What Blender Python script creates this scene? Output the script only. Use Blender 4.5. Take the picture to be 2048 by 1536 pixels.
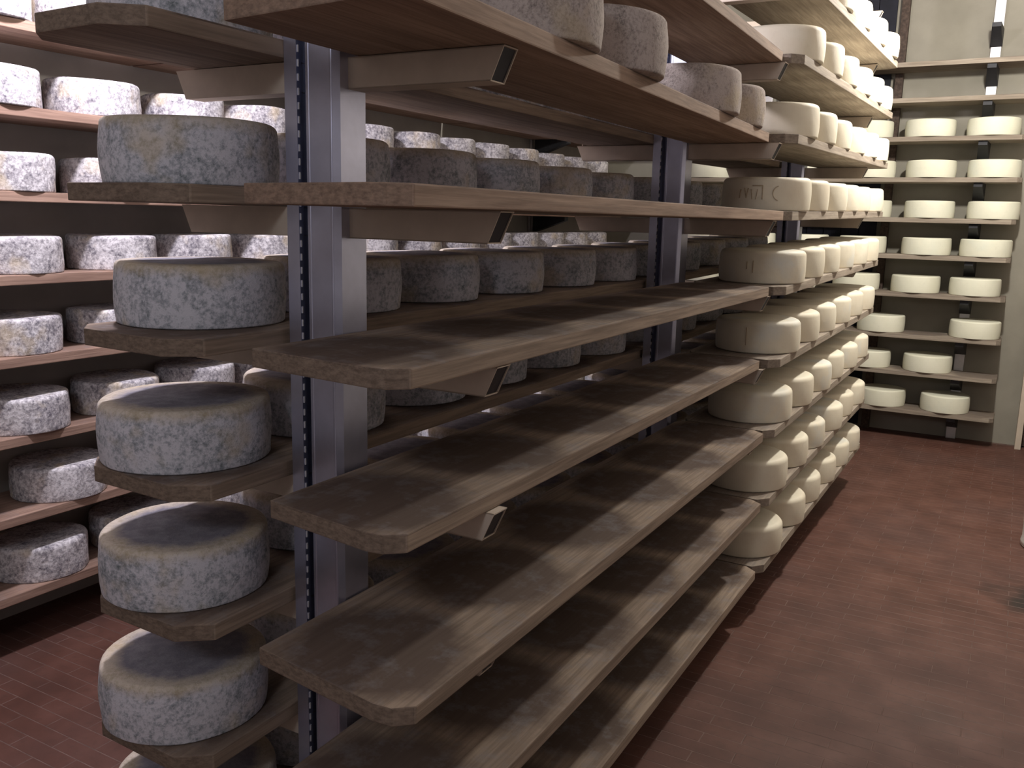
import bpy, bmesh, math, random
from mathutils import Matrix, Vector
random.seed(7)
for o in list(bpy.data.objects): bpy.data.objects.remove(o)
SC = bpy.context.scene
COL = SC.collection

# ------------------------------------------------------------------ camera
D = 0.82                      # metres per survey unit
EYE = 1.685
cam_d = bpy.data.cameras.new('camera'); cam = bpy.data.objects.new('camera', cam_d); COL.objects.link(cam)
RX = Vector((0.87037097, 0.49180533, 0.02412262))       # image right
RU = Vector((-0.11117329, 0.14855117, 0.98263577))      # image up
RF = Vector((-0.47968206, 0.85793943, -0.18397024))     # view direction
m = Matrix((RX, RU, -RF)).transposed().to_4x4(); m.translation = (0, 0, EYE)
cam.matrix_world = m
cam_d.sensor_width = 36.0; cam_d.lens = 1784.6 / 2048 * 36.0; cam_d.clip_start = 0.05
SC.camera = cam

# ------------------------------------------------------------------ world, lights, exposure
W = bpy.data.worlds.new('world'); SC.world = W; W.use_nodes = True
W.node_tree.nodes['Background'].inputs[0].default_value = (0.5, 0.55, 0.7, 1)
W.node_tree.nodes['Background'].inputs[1].default_value = 0.02
SC.view_settings.view_transform = 'Standard'; SC.view_settings.look = 'None'
SC.view_settings.exposure = 0.25; SC.view_settings.gamma = 1.0; SC.view_settings.use_curve_mapping = False

def bulb(name, loc, power, col, radius):
    l = bpy.data.lights.new(name, 'POINT'); l.shadow_soft_size = radius; l.energy = power; l.color = col
    o = bpy.data.objects.new(name, l); COL.objects.link(o); o.location = loc
    return o
# one bare lamp over the right aisle by the far bay, one over the left aisle, one by the entrance behind
bulb('ceiling_light_right_aisle', (-0.13, 5.3, 3.12), 225, (1.0, 0.96, 0.88), 0.07)
bulb('ceiling_light_left_aisle', (-2.46, 1.9, 3.05), 165, (0.95, 0.90, 1.0), 0.07)
bulb('ceiling_light_entrance', (-0.35, -1.35, 2.85), 50, (0.88, 0.91, 1.0), 0.25)

# ------------------------------------------------------------------ helpers
def P(x, y, z): return Vector((x * D, y * D, EYE + z * D))
FLOOR = EYE - 2.055 * D
def LV(k): return EYE + (0.058 - 0.3625 * (k - 2)) * D - FLOOR      # board top above floor
ZOFF = -FLOOR                                                        # floor is moved to z = 0
EYEZ = EYE + ZOFF
cam.location.z = EYEZ
for o in COL.objects:
    if o.type == 'LIGHT': o.location.z += ZOFF
TH = 0.036

def link(name, me, mat, parent=None, loc=(0, 0, 0), rz=0.0):
    o = bpy.data.objects.new(name, me); COL.objects.link(o)
    if mat and not me.materials: me.materials.append(mat)
    o.location = loc; o.rotation_euler = (0, 0, rz)
    if parent: o.parent = parent
    return o
def empty(name, loc=(0, 0, 0)):
    o = bpy.data.objects.new(name, None); COL.objects.link(o); o.location = loc; o.empty_display_size = 0.1
    return o
def tag(o, label=None, cat=None, group=None, kind=None):
    if label: o['label'] = label
    if cat: o['category'] = cat
    if group: o['group'] = group
    if kind: o['kind'] = kind
    return o
def mesh(name, bm, smooth=False):
    me = bpy.data.meshes.new(name); bmesh.ops.recalc_face_normals(bm, faces=bm.faces); bm.to_mesh(me); bm.free()
    if smooth:
        for p in me.polygons: p.use_smooth = True
    return me
def box(bm, a, b):
    x0, y0, z0 = a; x1, y1, z1 = b
    v = [bm.verts.new(c) for c in ((x0,y0,z0),(x1,y0,z0),(x1,y1,z0),(x0,y1,z0),(x0,y0,z1),(x1,y0,z1),(x1,y1,z1),(x0,y1,z1))]
    for f in ((3,2,1,0),(4,5,6,7),(0,1,5,4),(1,2,6,5),(2,3,7,6),(3,0,4,7)): bm.faces.new([v[i] for i in f])
    return v
def boxmesh(name, a, b, bev=0.0):
    bm = bmesh.new(); box(bm, a, b)
    if bev: bmesh.ops.bevel(bm, geom=bm.edges[:], offset=bev, segments=2, affect='EDGES', profile=0.5)
    return mesh(name, bm)

# ------------------------------------------------------------------ materials
def newmat(name):
    ma = bpy.data.materials.new(name); ma.use_nodes = True
    nt = ma.node_tree; return ma, nt, nt.nodes['Principled BSDF']
def N(nt, t, **kw):
    n = nt.nodes.new(t)
    for k, v in kw.items():
        if k.startswith('i_'):
            key = k[2:]; key = int(key) if key.isdigit() else key
            n.inputs[key].default_value = v
        else: setattr(n, k, v)
    return n
def L(nt, a, b): nt.links.new(a, b)
def ramp(nt, fac, stops):
    r = nt.nodes.new('ShaderNodeValToRGB'); e = r.color_ramp.elements
    while len(e) < len(stops): e.new(0.5)
    for i, (p, c) in enumerate(stops):
        e[i].position = p; e[i].color = (c[0], c[1], c[2], 1) if not isinstance(c, float) else (c, c, c, 1)
    L(nt, fac, r.inputs[0]); return r.outputs[0]
def mix(nt, fac, a, b, mode='MIX'):
    n = nt.nodes.new('ShaderNodeMix'); n.data_type = 'RGBA'; n.blend_type = mode
    for s, v in ((0, fac), (6, a), (7, b)):
        if hasattr(v, 'is_linked') or hasattr(v, 'links'): L(nt, v, n.inputs[s])
        else: n.inputs[s].default_value = v if s == 0 else (v[0], v[1], v[2], 1)
    return n.outputs[2]
def math_(nt, op, a, b=None, clamp=False):
    n = nt.nodes.new('ShaderNodeMath'); n.operation = op; n.use_clamp = clamp
    for i, v in enumerate((a, b)):
        if v is None: continue
        if hasattr(v, 'links'): L(nt, v, n.inputs[i])
        else: n.inputs[i].default_value = v
    return n.outputs[0]
def coords(nt, scale=(1, 1, 1), jitter=True):
    tc = N(nt, 'ShaderNodeTexCoord'); mp = N(nt, 'ShaderNodeMapping'); mp.inputs['Scale'].default_value = scale
    src = tc.outputs['Object']
    if jitter:
        oi = N(nt, 'ShaderNodeObjectInfo'); ad = N(nt, 'ShaderNodeVectorMath', operation='SCALE')
        cb = N(nt, 'ShaderNodeCombineXYZ', i_0=37.0, i_1=71.0, i_2=53.0)
        L(nt, cb.outputs[0], ad.inputs[0]); L(nt, oi.outputs['Random'], ad.inputs['Scale'])
        a2 = N(nt, 'ShaderNodeVectorMath', operation='ADD'); L(nt, src, a2.inputs[0]); L(nt, ad.outputs[0], a2.inputs[1]); src = a2.outputs[0]
    L(nt, src, mp.inputs[0]); return mp.outputs[0], tc
def noise(nt, vec, scale, detail=4, rough=0.55, dist=0.0):
    n = N(nt, 'ShaderNodeTexNoise'); L(nt, vec, n.inputs['Vector'])
    n.inputs['Scale'].default_value = scale; n.inputs['Detail'].default_value = detail
    n.inputs['Roughness'].default_value = rough; n.inputs['Distortion'].default_value = dist
    return n.outputs['Fac']
def bump(nt, bsdf, h, strength=0.3, dist=0.004):
    b = N(nt, 'ShaderNodeBump'); b.inputs['Strength'].default_value = strength; b.inputs['Distance'].default_value = dist
    L(nt, h, b.inputs['Height']); L(nt, b.outputs[0], bsdf.inputs['Normal'])

def wood_mat(name, light, dark, stain, stain_amt, seed=0.0):
    ma, nt, bs = newmat(name)
    v, tc = coords(nt, (14, 0.9, 14))
    v2, _ = coords(nt, (60, 2.2, 60))
    v3, _ = coords(nt, (1, 1, 1))
    g = noise(nt, v, 1.6, 5, 0.6, 0.6); f = noise(nt, v2, 2.0, 3, 0.6, 0.2)
    c = ramp(nt, g, [(0.25, dark), (0.5, [(a + b) / 2 for a, b in zip(light, dark)]), (0.75, light)])
    c = mix(nt, math_(nt, 'MULTIPLY', ramp(nt, f, [(0.42, 0.0), (0.62, 1.0)]), 0.35), c, [x * 0.45 for x in dark])
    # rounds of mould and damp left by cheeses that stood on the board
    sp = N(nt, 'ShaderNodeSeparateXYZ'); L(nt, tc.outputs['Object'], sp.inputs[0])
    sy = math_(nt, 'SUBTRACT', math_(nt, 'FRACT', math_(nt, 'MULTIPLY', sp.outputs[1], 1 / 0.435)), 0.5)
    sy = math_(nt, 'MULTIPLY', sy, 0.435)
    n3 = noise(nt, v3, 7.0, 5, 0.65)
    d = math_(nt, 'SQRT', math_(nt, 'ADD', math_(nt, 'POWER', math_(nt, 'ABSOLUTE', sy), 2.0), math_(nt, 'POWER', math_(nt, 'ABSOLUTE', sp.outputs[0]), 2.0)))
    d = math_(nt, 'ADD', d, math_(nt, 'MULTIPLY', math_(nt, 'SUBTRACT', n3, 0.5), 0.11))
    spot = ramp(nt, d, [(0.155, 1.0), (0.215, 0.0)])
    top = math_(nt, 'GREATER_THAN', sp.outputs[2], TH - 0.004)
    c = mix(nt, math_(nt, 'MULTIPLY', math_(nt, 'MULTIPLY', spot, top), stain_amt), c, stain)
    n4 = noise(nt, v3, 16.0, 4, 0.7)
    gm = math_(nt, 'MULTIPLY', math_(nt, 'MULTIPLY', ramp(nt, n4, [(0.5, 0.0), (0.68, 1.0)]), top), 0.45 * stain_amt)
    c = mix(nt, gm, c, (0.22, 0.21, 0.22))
    # end grain soaks up dirt and is darker than the long grain
    sn = N(nt, 'ShaderNodeSeparateXYZ'); L(nt, tc.outputs['Normal'], sn.inputs[0])
    eg = ramp(nt, math_(nt, 'ABSOLUTE', sn.outputs[1]), [(0.55, 0.0), (0.8, 1.0)])
    v5, _ = coords(nt, (40, 40, 90))
    c = mix(nt, math_(nt, 'MULTIPLY', eg, 0.8), c, ramp(nt, noise(nt, v5, 1.5, 4, 0.7), [(0.35, [x * 0.45 for x in dark]), (0.65, [x * 1.05 for x in dark])]))
    L(nt, c, bs.inputs['Base Color']); bs.inputs['Roughness'].default_value = 0.82
    bs.inputs['Specular IOR Level'].default_value = 0.15
    bump(nt, bs, f, 0.35, 0.002)
    return ma
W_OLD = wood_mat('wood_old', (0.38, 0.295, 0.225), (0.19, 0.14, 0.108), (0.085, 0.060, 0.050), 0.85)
W_TAN = wood_mat('wood_tan', (0.45, 0.33, 0.25), (0.25, 0.172, 0.128), (0.10, 0.07, 0.055), 0.5)
W_GREY = wood_mat('wood_grey', (0.42, 0.36, 0.29), (0.24, 0.195, 0.155), (0.12, 0.09, 0.075), 0.6)
W_LEFT = wood_mat('wood_left', (0.50, 0.34, 0.26), (0.27, 0.17, 0.13), (0.14, 0.09, 0.07), 0.5)

def mould_mat(name, pale, mid, dark, yellow, cover, capped, fs=75.0):
    ma, nt, bs = newmat(name)
    v, tc = coords(nt, (1, 1, 1))
    sp = N(nt, 'ShaderNodeSeparateXYZ'); L(nt, tc.outputs['Object'], sp.inputs[0])
    big = noise(nt, v, 9.0, 3, 0.55, 0.3); fine = noise(nt, v, fs, 4, 0.75); med = noise(nt, v, 28.0, 4, 0.65)
    s = math_(nt, 'ADD', math_(nt, 'MULTIPLY', fine, 0.62), math_(nt, 'ADD', math_(nt, 'MULTIPLY', med, 0.28), math_(nt, 'MULTIPLY', big, 0.30)))
    c = ramp(nt, s, [(0.57 - cover, pale), (0.66 - cover, mid), (0.79 - cover, dark)])
    n2 = noise(nt, v, 6.0, 3, 0.6)
    yl = ramp(nt, n2, [(0.56, 0.0), (0.68, 1.0)])
    c = mix(nt, math_(nt, 'MULTIPLY', yl, 0.45), c, yellow)
    if capped:      # bluish bloom over the top face, ochre rind showing round its rim
        r = math_(nt, 'SQRT', math_(nt, 'ADD', math_(nt, 'POWER', math_(nt, 'ABSOLUTE', sp.outputs[0]), 2.0), math_(nt, 'POWER', math_(nt, 'ABSOLUTE', sp.outputs[1]), 2.0)))
        rr = math_(nt, 'ADD', r, math_(nt, 'MULTIPLY', math_(nt, 'SUBTRACT', med, 0.5), 0.05))
        cap = ramp(nt, rr, [(0.125, 1.0), (0.158, 0.0)])
        zz = math_(nt, 'ADD', sp.outputs[2], math_(nt, 'MULTIPLY', math_(nt, 'SUBTRACT', med, 0.5), 0.04))
        rim = ramp(nt, zz, [(0.106, 0.0), (0.130, 1.0)])
        c = mix(nt, math_(nt, 'MULTIPLY', rim, 0.6), c, (yellow[0] * 0.9, yellow[1] * 0.9, yellow[2] * 0.9))
        capc = mix(nt, ramp(nt, med, [(0.4, 0.0), (0.65, 1.0)]), (0.22, 0.21, 0.25), (0.32, 0.31, 0.35))
        c = mix(nt, math_(nt, 'MULTIPLY', cap, rim), c, capc)
    L(nt, c, bs.inputs['Base Color']); bs.inputs['Roughness'].default_value = 0.9
    bs.inputs['Specular IOR Level'].default_value = 0.1
    bump(nt, bs, s, 0.6, 0.006)
    return ma
M_WALL = mould_mat('rind_mould_pale', (0.80, 0.78, 0.80), (0.50, 0.48, 0.50), (0.15, 0.14, 0.17), (0.80, 0.66, 0.42), 0.055, False)
M_DARK = mould_mat('rind_mould_blue', (0.58, 0.57, 0.62), (0.37, 0.38, 0.42), (0.14, 0.165, 0.17), (0.58, 0.46, 0.29), 0.02, True, 95.0)
M_SPECK = mould_mat('rind_speckled', (0.46, 0.40, 0.37), (0.34, 0.295, 0.27), (0.13, 0.115, 0.11), (0.50, 0.41, 0.27), 0.0, False, 130.0)

def white_mat(name, a, b, tint):
    ma, nt, bs = newmat(name)
    v, tc = coords(nt)
    n1 = noise(nt, v, 7.0, 3, 0.5); n2 = noise(nt, v, 40.0, 4, 0.6)
    c = ramp(nt, n1, [(0.35, a), (0.65, b)])
    oi = N(nt, 'ShaderNodeObjectInfo')
    blue = math_(nt, 'MULTIPLY', ramp(nt, n1, [(0.5, 0.0), (0.7, 1.0)]), ramp(nt, oi.outputs['Random'], [(0.55, 0.0), (0.8, 0.55)]))
    c = mix(nt, blue, c, tint)
    c = mix(nt, math_(nt, 'MULTIPLY', ramp(nt, n2, [(0.55, 0.0), (0.75, 1.0)]), 0.2), c, [x * 0.8 for x in b])
    L(nt, c, bs.inputs['Base Color']); bs.inputs['Roughness'].default_value = 0.6
    bs.inputs['Specular IOR Level'].default_value = 0.3
    bs.inputs['Subsurface Weight'].default_value = 0.0
    bump(nt, bs, n2, 0.25, 0.003)
    return ma
M_WHITE = white_mat('rind_ivory', (0.72, 0.67, 0.54), (0.67, 0.60, 0.47), (0.62, 0.68, 0.68))
M_BACK = white_mat('rind_cream', (0.80, 0.79, 0.65), (0.76, 0.75, 0.60), (0.72, 0.75, 0.66))

def plain(name, c, rough=0.7, metal=0.0, var=0.12, scale=9.0, bmp=0.1, spec=0.3):
    ma, nt, bs = newmat(name)
    v, tc = coords(nt); n = noise(nt, v, scale, 5, 0.6)
    cc = ramp(nt, n, [(0.3, [x * (1 - var) for x in c]), (0.7, [min(1, x * (1 + var)) for x in c])])
    L(nt, cc, bs.inputs['Base Color']); bs.inputs['Roughness'].default_value = rough; bs.inputs['Metallic'].default_value = metal
    bs.inputs['Specular IOR Level'].default_value = spec
    if bmp: bump(nt, bs, n, bmp, 0.003)
    return ma
STEEL = plain('steel', (0.52, 0.54, 0.68), 0.32, 0.95, 0.08, 14.0, 0.03)
ARM = plain('arm_steel', (0.56, 0.48, 0.40), 0.55, 0.35, 0.1, 12.0, 0.03)
DARKST = plain('dark_steel', (0.035, 0.035, 0.04), 0.55, 0.3, 0.2, 20.0, 0.03)
PALEST = plain('pale_steel', (0.60, 0.58, 0.58), 0.45, 0.4, 0.06, 14.0, 0.03)
PLASTER = plain("plaster", (0.29, 0.27, 0.225), 0.9, 0, 0.1, 3.5, 0.25, 0.1)
PLASTERD = plain('plaster_side', (0.36, 0.33, 0.30), 0.9, 0, 0.12, 3.0, 0.25, 0.1)
CEILM = plain('ceiling_paint', (0.42, 0.39, 0.37), 0.9, 0, 0.06, 3.0, 0.15, 0.1)
NAVY = plain('navy_paint', (0.012, 0.013, 0.022), 0.7, 0, 0.3, 8.0, 0.05)
RUST = plain('rusty_brown', (0.07, 0.048, 0.038), 0.75, 0, 0.5, 40.0, 0.3)
CREAM = plain('cream_paint', (0.55, 0.47, 0.38), 0.55, 0, 0.08, 10.0, 0.05)
GROUT = plain('grout', (0.145, 0.095, 0.080), 0.9, 0, 0.3, 20.0, 0.2)
PLASTIC = plain('white_plastic', (0.75, 0.73, 0.70), 0.4, 0, 0.03, 5.0, 0.0)
STAMP = plain('brown_stamp', (0.40, 0.32, 0.22), 0.8, 0, 0.2, 60.0, 0.0)

def tile_mat():
    ma, nt, bs = newmat('terracotta')
    ge = N(nt, 'ShaderNodeNewGeometry'); p = ge.outputs['Position']
    n1 = noise(nt, p, 1.3, 4, 0.6); n2 = noise(nt, p, 26.0, 4, 0.65); n3 = noise(nt, p, 5.5, 3, 0.5)
    c = ramp(nt, n3, [(0.3, (0.086, 0.038, 0.028)), (0.5, (0.112, 0.050, 0.037)), (0.7, (0.14, 0.066, 0.050))])
    c = mix(nt, math_(nt, 'MULTIPLY', ramp(nt, n1, [(0.45, 0.0), (0.7, 1.0)]), 0.5), c, (0.082, 0.050, 0.045))
    c = mix(nt, math_(nt, 'MULTIPLY', ramp(nt, n2, [(0.5, 0.0), (0.75, 1.0)]), 0.45), c, (0.06, 0.033, 0.026))
    # a blackish patch in the right aisle
    sp = N(nt, 'ShaderNodeVectorMath', operation='DISTANCE'); L(nt, p, sp.inputs[0]); sp.inputs[1].default_value = (0.25, 4.58, 0.0)
    dd = math_(nt, 'ADD', sp.outputs['Value'], math_(nt, 'MULTIPLY', math_(nt, 'SUBTRACT', n3, 0.5), 0.35))
    c = mix(nt, ramp(nt, dd, [(0.08, 0.85), (0.24, 0.0)]), c, (0.018, 0.017, 0.015))
    L(nt, c, bs.inputs['Base Color']); bs.inputs['Roughness'].default_value = 0.6
    L(nt, ramp(nt, n1, [(0.3, 0.45), (0.7, 0.75)]), bs.inputs['Roughness'])
    bs.inputs['Specular IOR Level'].default_value = 0.25
    bump(nt, bs, n2, 0.2, 0.002)
    return ma
TILE = tile_mat()

# ------------------------------------------------------------------ room shell
XL, XR, YN, YB, ZC = -4.262 * D, 1.05, -2.3, 9.72 * D, 3.9
def slab(name, a, b, mat):
    return tag(link(name, boxmesh(name, a, b), mat), kind='structure')
fl = slab('floor', (XL - .1, YN - .1, -0.15), (XR + .1, YB + .1, -0.0003), GROUT)
slab('ceiling', (XL - .1, YN - .1, ZC), (XR + .1, YB + .1, ZC + 0.1), CEILM)
slab('wall_left', (XL - .1, YN, 0), (XL, YB, ZC), PLASTERD)
slab('wall_right', (XR, YN, 0), (XR + .1, YB, ZC), PLASTERD)
slab('wall_back', (XL - .1, YB, 0), (XR + .1, YB + .1, ZC), PLASTER)
slab('wall_near', (XL - .1, YN - .1, 0), (XR + .1, YN, ZC), PLASTERD)

# terracotta brick tiles, rows running across the aisles
TW, TL, GAP = 0.062, 0.25, 0.0028
def tile_geo(bm, cx, cy, w, l, h=0.0):
    a, b = w / 2, l / 2; e = 0.0015
    lo = [bm.verts.new((cx + sx * b, cy + sy * a, -0.0004)) for sx, sy in ((-1,-1),(1,-1),(1,1),(-1,1))]
    hi = [bm.verts.new((cx + sx * (b - e), cy + sy * (a - e), 0.0 + h)) for sx, sy in ((-1,-1),(1,-1),(1,1),(-1,1))]
    bm.faces.new(hi)
    for i in range(4): bm.faces.new((lo[i], lo[(i + 1) % 4], hi[(i + 1) % 4], hi[i]))
def project(x, y, z):
    v = Vector((x, y, z - EYEZ)); w = v.dot(RF)
    if w < 0.05: return None
    return 1024 + 1784.6 * v.dot(RX) / w, 768 - 1784.6 * v.dot(RU) / w
tiles = []
ny = int((YB + 0.2) / TW)
for j in range(ny):
    cy = -0.2 + (j + 0.5) * TW
    off = (0.5 if j % 2 else 0.0) * TL
    for i in range(int((XR - XL) / TL) + 2):
        x0 = max(XL + 0.002, XL + (i - 1) * TL + off); x1 = min(XR - 0.002, XL + i * TL + off)
        if x1 - x0 < 0.03 or cy + TW / 2 > YB: continue
        tiles.append(((x0 + x1) / 2, cy, x1 - x0))
def seen(t):
    q = project(t[0], t[1], 0)
    if not q or not (-20 < q[0] < 2068 and 0 < q[1] < 1550): return False
    right = t[0] > -1.05 * D and q[0] > 1230
    left = -3.95 * D < t[0] < -2.0 * D and q[0] < 380
    return right or left
vis = sorted([t for t in tiles if seen(t)], key=lambda t: t[0] ** 2 + t[1] ** 2)[:300]
visset = set(vis)
tcache = {}
for t in vis:
    key = round(t[2], 3)
    if key not in tcache:
        bm = bmesh.new(); tile_geo(bm, 0, 0, TW - GAP, t[2] - GAP); tcache[key] = mesh('tile', bm)
    link('tile', tcache[key], TILE, fl, (t[0], t[1], random.uniform(0, 0.0004)))
bm = bmesh.new()
for t in tiles:
    if t not in visset: tile_geo(bm, t[0], t[1], TW - GAP, t[2] - GAP, random.uniform(0, 0.0004))
tag(link('tiles', mesh('tiles', bm), TILE, fl), kind='stuff')

# dark navy door with a rusty frame in the back wall
dr = tag(empty('door_1', (-1.75 * D, YB, 0)), kind='structure')
for i in range(6):
    w = 1.02 * D / 6
    link('plank', boxmesh('door_plank', (-0.55 * D + i * w, -0.025, 0.02), (-0.55 * D + (i + 1) * w - 0.004, -0.001, 3.75), 0.003), NAVY, dr)
for s in (-1, 1):
    c = 0.545 * D * s
    link('frame', boxmesh('door_frame', (c - 0.03, -0.06, 0), (c + 0.03, -0.001, 3.8), 0.003), RUST, dr)
# cream doorway casing at the right end of the back wall
dr = tag(empty('door_2', (0.62 * D, YB, 0)), kind='structure')
for s in (-1, 1):
    link('frame', boxmesh('jamb', (s * 0.44 * D - 0.022, -0.16, 0), (s * 0.44 * D + 0.022, -0.001, 2.15), 0.004), CREAM, dr)
link('frame', boxmesh('lintel', (-0.44 * D - 0.022, -0.16, 2.15), (0.44 * D + 0.022, -0.001, 2.20), 0.004), CREAM, dr)
link('plank', boxmesh('leaf', (-0.44 * D + 0.024, -0.05, 0.01), (0.44 * D - 0.024, -0.005, 2.14), 0.003), RUST, dr)

# ------------------------------------------------------------------ boards
ORD = ['zeroth', 'first', 'second', 'third', 'fourth', 'fifth', 'sixth', 'seventh', 'eighth', 'ninth', 'tenth', 'eleventh', 'twelfth', 'thirteenth', 'fourteenth']
def lvl(k):
    n = 8 - k
    return 'bottom' if n == 1 else ORD[n] + ' lowest'
def board(pts, ztop, dz_far, mat, label, group, cat='shelf board'):
    """pts: outline (x, y) in metres, counter clockwise; the board rises by dz_far along its length."""
    xs = [p[0] for p in pts]; ys = [p[1] for p in pts]
    cx, y0, y1 = sum(xs) / len(xs), min(ys), max(ys)
    long_x = (max(xs) - min(xs)) > (y1 - y0)
    cx = (min(xs) + max(xs)) / 2; cy = (y0 + y1) / 2
    bm = bmesh.new(); lo = []; hi = []
    for x, y in pts:
        q = (x - cx, y - cy)
        if long_x: q = (-q[1], q[0])                    # grain runs along local y
        dz = 0.0
        lo.append(bm.verts.new((q[0], q[1], dz))); hi.append(bm.verts.new((q[0], q[1], TH + dz)))
    n = len(pts)
    bm.faces.new(hi); bm.faces.new(lo[::-1])
    for i in range(n): bm.faces.new((lo[i], lo[(i + 1) % n], hi[(i + 1) % n], hi[i]))
    bmesh.ops.bevel(bm, geom=bm.edges[:], offset=0.003, segments=2, affect='EDGES', profile=0.6)
    o = link('shelf_plank', mesh('shelf_plank', bm), mat, None, (cx, cy, ztop - TH + dz_far / 2), -math.pi / 2 if long_x else 0)
    if dz_far: o.rotation_euler.x = math.atan2(dz_far, y1 - y0)
    return tag(o, label, cat, group)

def clip_near(xa, xb, yl, yr, xc, xd, yb):
    """near-bay aisle board: left near corner at yl, right corner clipped and ending at yr."""
    pts = [(xa, yl), (xb - 0.085, yr - 0.04), (xb - 0.04, yr - 0.035), (xb, yr), (xd, yb - 0.05), (xd - 0.06, yb), (xc + 0.05, yb), (xc, yb - 0.05)]
    return [(x * D, y * D) for x, y in pts]
def clipped(xa, xb, ya, xc, xd, yb, cl=0.05, cr=0.07):
    """board from (xa..xb at near end ya) to (xc..xd at far end yb), near corners clipped, in survey units."""
    pts = [(xa + cl, ya), (xb - cr, ya - 0.012), (xb, ya + 0.05), (xd + 0.0, yb - 0.05), (xd - 0.06, yb), (xc + 0.05, yb), (xc, yb - 0.05), (xa, ya + 0.06)]
    return [(x * D, y * D) for x, y in pts]

ROOT = {}
# near bay, aisle side: k -> (x right near, x right far)
NEAR_R = {0: (-1.00, -1.06, -1.46, 1.40, 1.40), 1: (-0.98, -1.095, -1.46, 1.375, 1.37), 2: (-1.0, -1.0, -1.465, 1.42, 1.395), 3: (-1.041, -1.041, -1.484, 1.447, 1.445),
          4: (-1.067, -1.06, -1.47, 1.478, 1.469), 5: (-1.014, -1.014, -1.485, 1.444, 1.429), 6: (-1.0, -1.0, -1.47, 1.44, 1.43), 7: (-1.0, -1.0, -1.47, 1.44, 1.43)}
for k, (a, b, xl, yl, yr) in NEAR_R.items():
    w = 0.46
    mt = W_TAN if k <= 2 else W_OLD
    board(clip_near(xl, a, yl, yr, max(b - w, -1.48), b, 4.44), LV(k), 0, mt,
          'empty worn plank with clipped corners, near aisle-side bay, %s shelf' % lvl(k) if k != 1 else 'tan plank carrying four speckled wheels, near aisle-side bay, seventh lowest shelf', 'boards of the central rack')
# near bay, far side
for k in range(0, 8):
    x0 = -2.13 + random.uniform(-.015, .015)
    ya = 1.42 + random.uniform(-.01, .02)
    if k == 1: x0, ya = -2.035, 1.30
    bw = 0.45 if k != 1 else 0.378
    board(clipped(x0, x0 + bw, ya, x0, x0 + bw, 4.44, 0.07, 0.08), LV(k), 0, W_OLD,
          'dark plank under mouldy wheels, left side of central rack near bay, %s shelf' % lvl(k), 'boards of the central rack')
# far bay, aisle side: rises a little towards the back
RISE = 0.05 * D
TILT = math.atan2(RISE, 3.0 * D)
for k in range(-1, 8):
    board(clipped(-1.46, -0.985, 4.46, -1.42, -0.945, 7.46, 0.03, 0.05), LV(k), RISE, W_GREY,
          'grey plank under a row of ivory wheels, far aisle-side bay, %s shelf' % lvl(k), 'boards of the central rack')
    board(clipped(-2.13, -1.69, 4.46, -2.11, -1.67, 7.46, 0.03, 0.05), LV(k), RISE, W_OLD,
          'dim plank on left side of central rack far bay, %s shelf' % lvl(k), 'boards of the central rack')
# left wall rack
LX = -3.83
bays = [(0.35, 3.32), (3.34, 6.33), (6.35, 9.2)]
for k in range(0, 8):
    for bi, (ya, yb) in enumerate(bays):
        dx = random.uniform(-.012, .012)
        board([(x * D, y * D) for x, y in ((LX - 0.405, ya), (LX + dx, ya), (LX + dx, yb), (LX - 0.405, yb))], LV(k), 0, W_LEFT,
              'pinkish brown plank, left wall rack, %s bay from camera, %s shelf' % (ORD[bi + 1], lvl(k)), 'boards of the left wall rack')
# back wall rack; z of each board top in survey units
BZ = {-2: 1.489, -1: 1.171, 0: 0.823, 1: 0.454, 2: 0.084, 3: -0.2585, 4: -0.618, 5: -1.013, 6: -1.37, 7: -1.742}
BF = 9.28
for k, z in BZ.items():
    zt = EYEZ + z * D
    dx = random.uniform(-.015, .015)
    board([(x * D, y * D) for x, y in ((-1.98, BF), (-0.10 + dx, BF), (-0.06 + dx, BF + 0.04), (-0.06 + dx, BF + 0.37), (-1.98, BF + 0.37))], zt, 0, W_GREY,
          '%s plank at right end of back wall rack, %s shelf' % ('empty' if k < 0 else 'grey brown', lvl(k)), 'boards of the back wall rack')
    board([(x * D, y * D) for x, y in ((-3.72, BF), (-2.0, BF), (-2.0, BF + 0.37), (-3.72, BF + 0.37))], zt, 0, W_GREY,
          'grey brown plank of back wall rack behind the central rack, %s shelf' % lvl(k), 'boards of the back wall rack')

# ------------------------------------------------------------------ rack posts with arms
def arm_mesh(length, h, dep, slant, t=0.0025):
    """hollow steel channel along +x from 0, closed top, slanted free end, hanging below z=0; spans y 0..dep"""
    bm = bmesh.new()
    def plate(a, b, c, d, n):
        n = Vector(n) * t
        v = [bm.verts.new(p) for p in (a, b, c, d)] + [bm.verts.new(Vector(p) + n) for p in (a, b, c, d)]
        for f in ((0,1,2,3),(7,6,5,4),(0,4,5,1),(1,5,6,2),(2,6,7,3),(3,7,4,0)): bm.faces.new([v[i] for i in f])
    s = slant
    plate((0,0,0),(length,0,0),(length - s,0,-h),(0,0,-h),(0,1,0))
    plate((0,dep,0),(length,dep,0),(length - s,dep,-h),(0,dep,-h),(0,-1,0))
    plate((0,0,0),(length,0,0),(length,dep,0),(0,dep,0),(0,0,-1))
    plate((0,0,-h),(length - s,0,-h),(length - s,dep,-h),(0,dep,-h),(0,0,1))
    return mesh('arm', bm)
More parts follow.
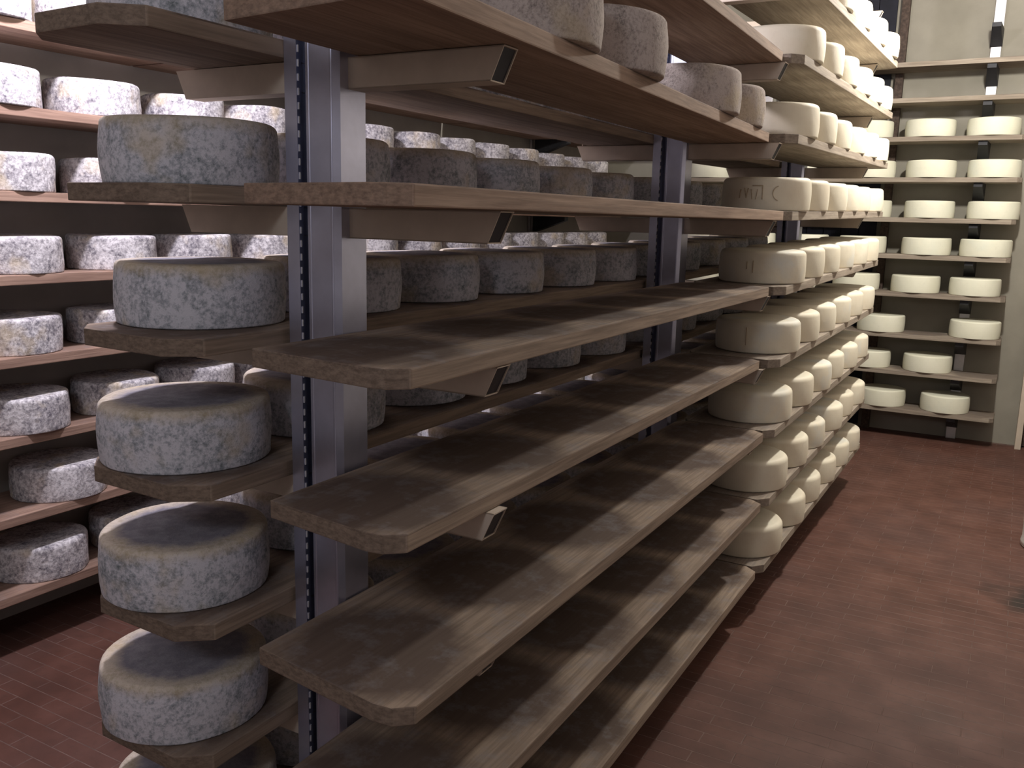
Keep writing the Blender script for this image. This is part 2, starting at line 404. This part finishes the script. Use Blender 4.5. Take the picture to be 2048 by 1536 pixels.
def sheet(bm, path, t, z0, z1):
    """folded sheet: open polyline in plan, thickened by t to its left, extruded z0..z1"""
    n = len(path); L_ = []
    for i in range(n):
        p = Vector(path[i]); d = []
        if i > 0: d.append((p - Vector(path[i - 1])).normalized())
        if i < n - 1: d.append((Vector(path[i + 1]) - p).normalized())
        nr = [Vector((-q.y, q.x)) for q in d]
        mm = sum(nr, Vector((0, 0))); mm = mm / max(1e-6, mm.dot(nr[0]))
        L_.append(p + mm * t)
    pr = [Vector(p) for p in path]
    for i in range(n - 1):
        q = [pr[i], pr[i + 1], L_[i + 1], L_[i]]
        v = [bm.verts.new((a.x, a.y, z0)) for a in q] + [bm.verts.new((a.x, a.y, z1)) for a in q]
        for f in ((3,2,1,0),(4,5,6,7),(0,1,5,4),(1,2,6,5),(2,3,7,6),(3,0,4,7)): bm.faces.new([v[j] for j in f])
PX0, PX1 = -1.652 * D, -1.490 * D
PW, PD = PX1 - PX0, 0.086
ARMH, ARMD = 0.062, 0.052
right_arm = arm_mesh(0.445 * D, ARMH, ARMD, 0.028)
bm = bmesh.new(); t_ = 0.003; xl_ = 0.445 * D - 0.004
v_ = [bm.verts.new(p) for p in ((xl_, t_, -t_), (xl_, ARMD - t_, -t_), (xl_ - 0.026, ARMD - t_, -ARMH + t_), (xl_ - 0.026, t_, -ARMH + t_),
                                (xl_ - 0.01, t_, -t_), (xl_ - 0.01, ARMD - t_, -t_), (xl_ - 0.036, ARMD - t_, -ARMH + t_), (xl_ - 0.036, t_, -ARMH + t_))]
for f in ((0,1,2,3),(7,6,5,4),(0,4,5,1),(1,5,6,2),(2,6,7,3),(3,7,4,0)): bm.faces.new([v_[i] for i in f])
arm_shade = mesh('hollow_shade', bm)  # added dark plug, paints the shade inside the arm's open hollow end
left_arm = None
HP = ZC - 0.02
def post(yf, label, levels, rise=0.0):
    r = tag(empty('rack_post', (PX0, yf, 0)), label, 'rack post', 'steel posts of the central rack')
    # narrow front lip, a slot, then a broad folded face turning into the side
    bm = bmesh.new(); sheet(bm, [(0.028, 0.012), (0.028, 0.0), (0.0, 0.0), (0.0, PD), (0.05, PD)], 0.0025, 0, HP)
    link('lip_channel', mesh('lip_channel', bm), STEEL, r)
    bm = bmesh.new(); sheet(bm, [(0.042, PD), (PW, PD), (PW, 0.010), (PW - 0.010, 0.0), (0.056, 0.0), (0.046, 0.010), (0.046, 0.03)], 0.0025, 0, HP)
    link('face_channel', mesh('face_channel', bm), STEEL, r)
    for xe in (0.058, PW - 0.016):
        link('bend_ridge', boxmesh('bend_ridge', (xe, -0.0035, 0), (xe + 0.006, 0.001, HP), 0.0015), STEEL, r)
    bm = bmesh.new(); z = 0.1
    while z < HP - 0.05:
        box(bm, (0.028, 0.001, z), (0.0325, 0.004, z + 0.014)); z += 0.028
    link('punched_edge', mesh('punched_edge', bm), PALEST, r)
    link('foot_plate', boxmesh('foot_plate', (-0.03, -0.03, 0.002), (PW + 0.03, PD + 0.03, 0.010), 0.002), STEEL, r)
    ay = 0.034
    for k in levels:
        zt = LV(k) - TH - 0.0015 + rise
        link('hollow_shade', arm_shade, DARKST, link('arm', right_arm, ARM, r, (PW, ay, zt)))
        link('hollow_shade', arm_shade, DARKST, link('arm', right_arm, ARM, r, (0, ay + ARMD, zt), math.pi))
    return r
post(1.755 * D, 'near steel post between mouldy wheels and the empty near planks', range(-1, 8))
post(4.35 * D, 'middle steel post where near and far planks meet', range(-1, 8))
post(7.08 * D, 'farthest steel post of central rack, bare bracket near its top', range(-2, 8), 0.0425 * D)

# slim wall uprights with dark brackets
def wall_post(loc, rz, label, levels, z_of, h, dp=0.045):
    r = tag(empty('wall_upright', loc), label, 'wall upright', 'uprights of the wall racks'); r.rotation_euler.z = rz
    link('strip', boxmesh('strip', (-0.036, -dp, 0), (0.036, -0.002, h), 0.003), PALEST, r)
    for k in levels:
        zt = z_of(k) - TH - 0.0015
        bm = bmesh.new()
        v = [bm.verts.new(p) for p in ((-0.042,-0.05,zt),(0.042,-0.05,zt),(0.042,-0.05,zt-0.125),(-0.042,-0.05,zt-0.125),
                                       (-0.03,-0.33,zt),(0.03,-0.33,zt),(0.03,-0.33,zt-0.03),(-0.03,-0.33,zt-0.03))]
        for f in ((0,1,2,3),(7,6,5,4),(0,4,5,1),(1,5,6,2),(2,6,7,3),(3,7,4,0)): bm.faces.new([v[i] for i in f])
        link('bracket', mesh('bracket', bm), DARKST, r)
    return r
bz = lambda k: EYEZ + BZ.get(k, 1.489 + 0.3475 * (-2 - k)) * D
wall_post((-0.405 * D, YB, 0), 0, 'pale upright with black brackets at right end of back wall rack', range(-3, 8), bz, ZC - 0.02)
wall_post((-2.45 * D, YB, 0), 0, 'pale upright of back wall rack hidden behind the central rack', range(-2, 8), bz, ZC - 0.02)
for i, y in enumerate((2.0, 4.6, 7.9)):
    wall_post((XL, y * D, 0), math.pi / 2, 'upright behind the left wall rack boards, %s from camera' % ORD[i + 1], range(0, 8), LV, ZC - 0.02, 0.019)

# ------------------------------------------------------------------ cheese wheels
def wheel(r, h, edge, bulge, rough, seed, seg=44):
    rnd = random.Random(seed); ph = [rnd.uniform(0, 6.28) for _ in range(10)]
    prof = [(0.0, 0.0), (r * 0.5, 0.0), (r - edge * 1.3, 0.0)]
    e2 = edge * 0.3
    for i in range(1, 5):
        a = i / 4 * math.pi / 2; prof.append((r - e2 + e2 * math.sin(a) - 0.0, e2 - e2 * math.cos(a)))
    for i in range(1, 5):
        f = i / 5; z = e2 + (h - e2 - edge) * f; prof.append((r + bulge * math.sin(math.pi * f), z))
    for i in range(0, 6):
        a = i / 5 * math.pi / 2; prof.append((r - edge + edge * math.cos(a), h - edge + edge * math.sin(a)))
    prof += [(r * 0.72, h + rough * 0.2), (r * 0.4, h - rough * 0.3), (0.0, h - rough * 0.3)]
    bm = bmesh.new(); rings = []
    for (pr, pz) in prof:
        if pr < 1e-6: rings.append([bm.verts.new((0, 0, pz))]); continue
        ring = []
        for j in range(seg):
            a = j / seg * 2 * math.pi
            k = rough * (0.55 * math.sin(2 * a + ph[0]) + 0.4 * math.sin(3 * a + ph[1] + pz * 14) + 0.3 * math.sin(7 * a + ph[2] - pz * 40) + 0.25 * math.sin(11 * a + ph[3] + pz * 60))
            zz = pz + (rough * 0.6 * math.sin(a + ph[4]) + rough * 0.5 * math.sin(3 * a + ph[5])) * (pz / h) * (pr / r)
            ring.append(bm.verts.new(((pr + k * (pr / r)) * math.cos(a), (pr + k * (pr / r)) * math.sin(a), zz)))
        rings.append(ring)
    for A, B in zip(rings, rings[1:]):
        for j in range(seg):
            a0 = A[j % len(A)]; a1 = A[(j + 1) % len(A)]; b0 = B[j % len(B)]; b1 = B[(j + 1) % len(B)]
            vs = [x for i, x in enumerate((a0, a1, b1, b0)) if x not in (a0, a1, b1, b0)[:i]]
            bm.faces.new(vs)
    return mesh('cheese_wheel', bm, True)
CR = 0.2195 * D
V_WALL = [wheel(0.214 * D, 0.137, 0.015, 0.001, 0.0034, s) for s in range(6)]
V_DARK = [wheel(0.222 * D, 0.135, 0.014, 0.004, 0.0016, 20 + s) for s in range(6)]
V_WHITE = [wheel(0.218 * D, 0.135, 0.022, 0.003, 0.0012, 40 + s) for s in range(5)]
V_BACK = [wheel(0.216 * D, 0.130, 0.012, 0.003, 0.0008, 60 + s) for s in range(4)]
V_SPECK = [wheel(0.220 * D, 0.140, 0.018, 0.004, 0.0018, 80 + s) for s in range(4)]
def cheese(var, mat, x, y, z, label, group, rz=None, tilt=0.0):
    o = link('cheese_wheel', random.choice(var), mat, None, (x, y, z + 0.0008), random.uniform(0, 6.28) if rz is None else rz)
    if tilt: o.rotation_mode = 'XYZ'; o.rotation_euler = (Matrix.Rotation(tilt, 3, 'X') @ Matrix.Rotation(o.rotation_euler.z, 3, 'Z')).to_euler('XYZ')
    return tag(o, label, 'cheese', group)

# central rack, left side, near bay
CY2 = [1.723, 2.252, 2.798, 3.37, 3.94, 4.30]
FIRST = {1: (-1.95, 1.70), 2: (-1.94, 1.70), 3: (-1.965, 1.74), 4: (-1.95, 1.655), 5: (-1.945, 1.63), 6: (-1.94, 1.605), 7: (-1.93, 1.62)}
for k in range(1, 8):
    for i in range(6):
        if i == 0: x, y = FIRST[k]
        else: x, y = -1.945 + random.uniform(-.015, .015), FIRST[k][1] + i * 0.51 + random.uniform(-.02, .02)
        cheese(V_DARK, M_DARK, x * D, y * D, LV(k),
               'blue-grey mouldy wheel, %s from near end, left side of central rack, %s shelf' % (ORD[i + 1], lvl(k)), 'mouldy wheels on the left side of the central rack')
# central rack, left side, far bay (glimpsed through the shelves)
for k in range(1, 8):
    for i in range(5):
        y = 4.78 + i * 0.55 + random.uniform(-.03, .03)
        z = LV(k) + RISE * (y - 4.46) / 3.0
        cheese(V_DARK, M_DARK, (-1.93 + random.uniform(-.015, .015)) * D, y * D, z,
               'dim mouldy wheel, %s along far bay, left side of central rack, %s shelf' % (ORD[i + 1], lvl(k)), 'mouldy wheels on the left side of the central rack', tilt=TILT)
# speckled wheels on the near aisle-side plank
for i, (x, y) in enumerate([(-1.195, 2.115), (-1.20, 2.60), (-1.25, 3.60), (-1.285, 4.12)]):
    cheese(V_SPECK, M_SPECK, x * D, y * D, LV(1), 'grey speckled wheel overhanging the tan upper near plank, %s from camera' % ORD[i + 1], 'speckled wheels on the upper near plank')
# ivory wheels, far bay aisle side
WY = {-1: [4.85, 5.46, 6.07, 6.66, 7.22], 0: [4.80, 5.32, 5.80, 6.28, 6.76, 7.25], 1: [4.80, 5.28, 5.77, 6.28, 6.76, 7.24], 2: [4.74, 5.24, 5.74, 6.20, 6.66, 7.20],
      3: [4.76, 5.25, 5.72, 6.25, 6.75, 7.22], 4: [4.80, 5.28, 5.78, 6.28, 6.76, 7.24], 5: [4.77, 5.24, 5.75, 6.22, 6.69, 7.22], 6: [4.74, 5.26, 5.74, 6.28, 6.76, 7.22], 7: [4.74, 5.29, 5.77, 6.25, 6.73, 7.20]}
first_white = {}
for k, ys in WY.items():
    for i, y in enumerate(ys):
        t = (y - 4.46) / 3.0
        x = -1.185 + 0.04 * t + random.uniform(-.008, .008)
        o = cheese(V_WHITE, M_WHITE, x * D, y * D, LV(k) + RISE * t,
                   'ivory cheese wheel, %s from near end of far aisle-side bay, %s shelf' % (ORD[i + 1], lvl(k)), 'ivory wheels in the far bay', tilt=TILT)
        if i == 0: first_white[k] = o
# left wall rack
for k in range(0, 8):
    y0 = {0: 2.39, 1: 2.415, 2: 2.467, 3: 2.474, 4: 2.451, 5: 2.45, 6: 2.628, 7: 2.503}[k]
    for i in range(13):
        y = y0 + i * 0.525 + (random.uniform(-.03, .03) if i > 1 else 0)
        if y > 8.95: break
        cheese(V_WALL, M_WALL, (-4.03 + random.uniform(-.012, .012)) * D, y * D, LV(k),
               'pale mottled mouldy wheel, %s from camera on left wall rack, %s shelf' % (ORD[i + 1], lvl(k)), 'mouldy wheels on the left wall rack')
# back wall rack, from the right
BX = {0: [-0.338, -0.864], 1: [-0.293, -0.822, -1.351], 2: [-0.262, -0.801, -1.353], 3: [-0.288, -0.794, -1.37], 4: [-0.339, -0.854, -1.397], 5: [-0.298, -1.128], 6: [-0.672, -1.224], 7: [-0.481, -1.051]}
for k, xs in BX.items():
    x = xs[-1]
    xs = list(xs)
    while xs[-1] - 0.54 > -3.5: xs.append(xs[-1] - 0.54 + random.uniform(-.015, .015))
    for i, x in enumerate(xs):
        cheese(V_BACK, M_BACK, x * D, 9.475 * D, EYEZ + BZ[k] * D, 'cream cheese wheel, %s from right on back wall rack, %s shelf' % (ORD[i + 1], lvl(k)), 'cream wheels on the back wall rack')

# faint brown marks pressed into the side of three wheels facing the camera
def stamp(o, r, az, strokes, rings=()):
    bm = None
    def stroke(u0, v0, u1, v1, w):
        nonlocal bm
        n = 6; d = Vector((u1 - u0, v1 - v0)); nn = Vector((-d.y, d.x)).normalized() * w / 2; prev = None
        for i in range(n + 1):
            c = Vector((u0, v0)) + d * i / n; row = []
            for s in (-1, 1):
                q = c + nn * s; a = az + q.x / r
                for rr in (r + 0.001, r + 0.0058): row.append(bm.verts.new((rr * math.cos(a), rr * math.sin(a), q.y)))
            if prev:
                for f in ((0, 1), (1, 3), (3, 2), (2, 0)): bm.faces.new((prev[f[0]], prev[f[1]], row[f[1]], row[f[0]]))
            prev = row
    for s in strokes:
        bm = bmesh.new(); stroke(*s); link('stamp_mark', mesh('stamp_mark', bm), STAMP, o)
    for (u, v, rad, a0, a1, w) in rings:
        n = 10; bm = bmesh.new()
        for i in range(n):
            b0, b1 = a0 + (a1 - a0) * i / n, a0 + (a1 - a0) * (i + 1) / n
            stroke(u + rad * math.cos(b0), v + rad * math.sin(b0), u + rad * math.cos(b1), v + rad * math.sin(b1), w)
        link('stamp_mark', mesh('stamp_mark', bm), STAMP, o)
def face_cam(o):
    return math.atan2(-o.location.y, -o.location.x) - o.rotation_euler.z
o = first_white[2]
stamp(o, 0.218 * D, face_cam(o), [(-0.015, 0.045, -0.015, 0.100, 0.004), (-0.055, 0.100, -0.015, 0.100, 0.004), (-0.04, 0.045, -0.034, 0.085, 0.003), (-0.055, 0.045, -0.06, 0.085, 0.003),
      (-0.08, 0.050, -0.088, 0.09, 0.003), (-0.08, 0.050, -0.072, 0.09, 0.003), (-0.11, 0.05, -0.105, 0.085, 0.003)], [(0.055, 0.07, 0.03, 1.9, 4.4, 0.0025)])
o = first_white[3]
stamp(o, 0.218 * D, face_cam(o), [(-0.035, 0.045, -0.035, 0.095, 0.003), (-0.06, 0.06, -0.06, 0.09, 0.003)])
o = first_white[4]
stamp(o, 0.218 * D, face_cam(o), [(-0.045, 0.035, -0.045, 0.11, 0.003)])

# ------------------------------------------------------------------ white bucket at the right edge
bk = tag(empty('bucket', (0.345, 5.42, 0)), 'white plastic bucket standing on the tiles at right picture edge', 'bucket')
bm = bmesh.new(); rings = []
for r, z in ((0.0, 0.008), (0.162, 0.008), (0.168, 0.0), (0.173, 0.006), (0.172, 0.03), (0.167, 0.05), (0.168, 0.12), (0.175, 0.24), (0.182, 0.33), (0.178, 0.33), (0.171, 0.24), (0.160, 0.06), (0.0, 0.05)):
    rings.append([bm.verts.new((r * math.cos(j / 32 * 2 * math.pi), r * math.sin(j / 32 * 2 * math.pi), z)) for j in range(32)] if r else [bm.verts.new((0, 0, z))])
for A, B in zip(rings, rings[1:]):
    for j in range(32):
        vs = []
        for x in (A[j % len(A)], A[(j + 1) % len(A)], B[(j + 1) % len(B)], B[j % len(B)]):
            if x not in vs: vs.append(x)
        bm.faces.new(vs)
link('body', mesh('bucket_body', bm, True), PLASTIC, bk)
bm = bmesh.new()
prev = None
for i in range(25):
    a = math.pi * i / 24; c = Vector((0.18 * math.cos(a), 0.06 + 0.1 * math.sin(a), 0.30 - 0.06 * math.sin(a) + 0.0))
    row = [bm.verts.new(c + Vector((0.003 * math.cos(q), 0.003 * math.sin(q), 0.003 * math.sin(q + 1)))) for q in (0, 1.57, 3.14, 4.71)]
    if prev:
        for j in range(4): bm.faces.new((prev[j], prev[(j + 1) % 4], row[(j + 1) % 4], row[j]))
    prev = row
link('handle', mesh('bucket_handle', bm), PALEST, bk)
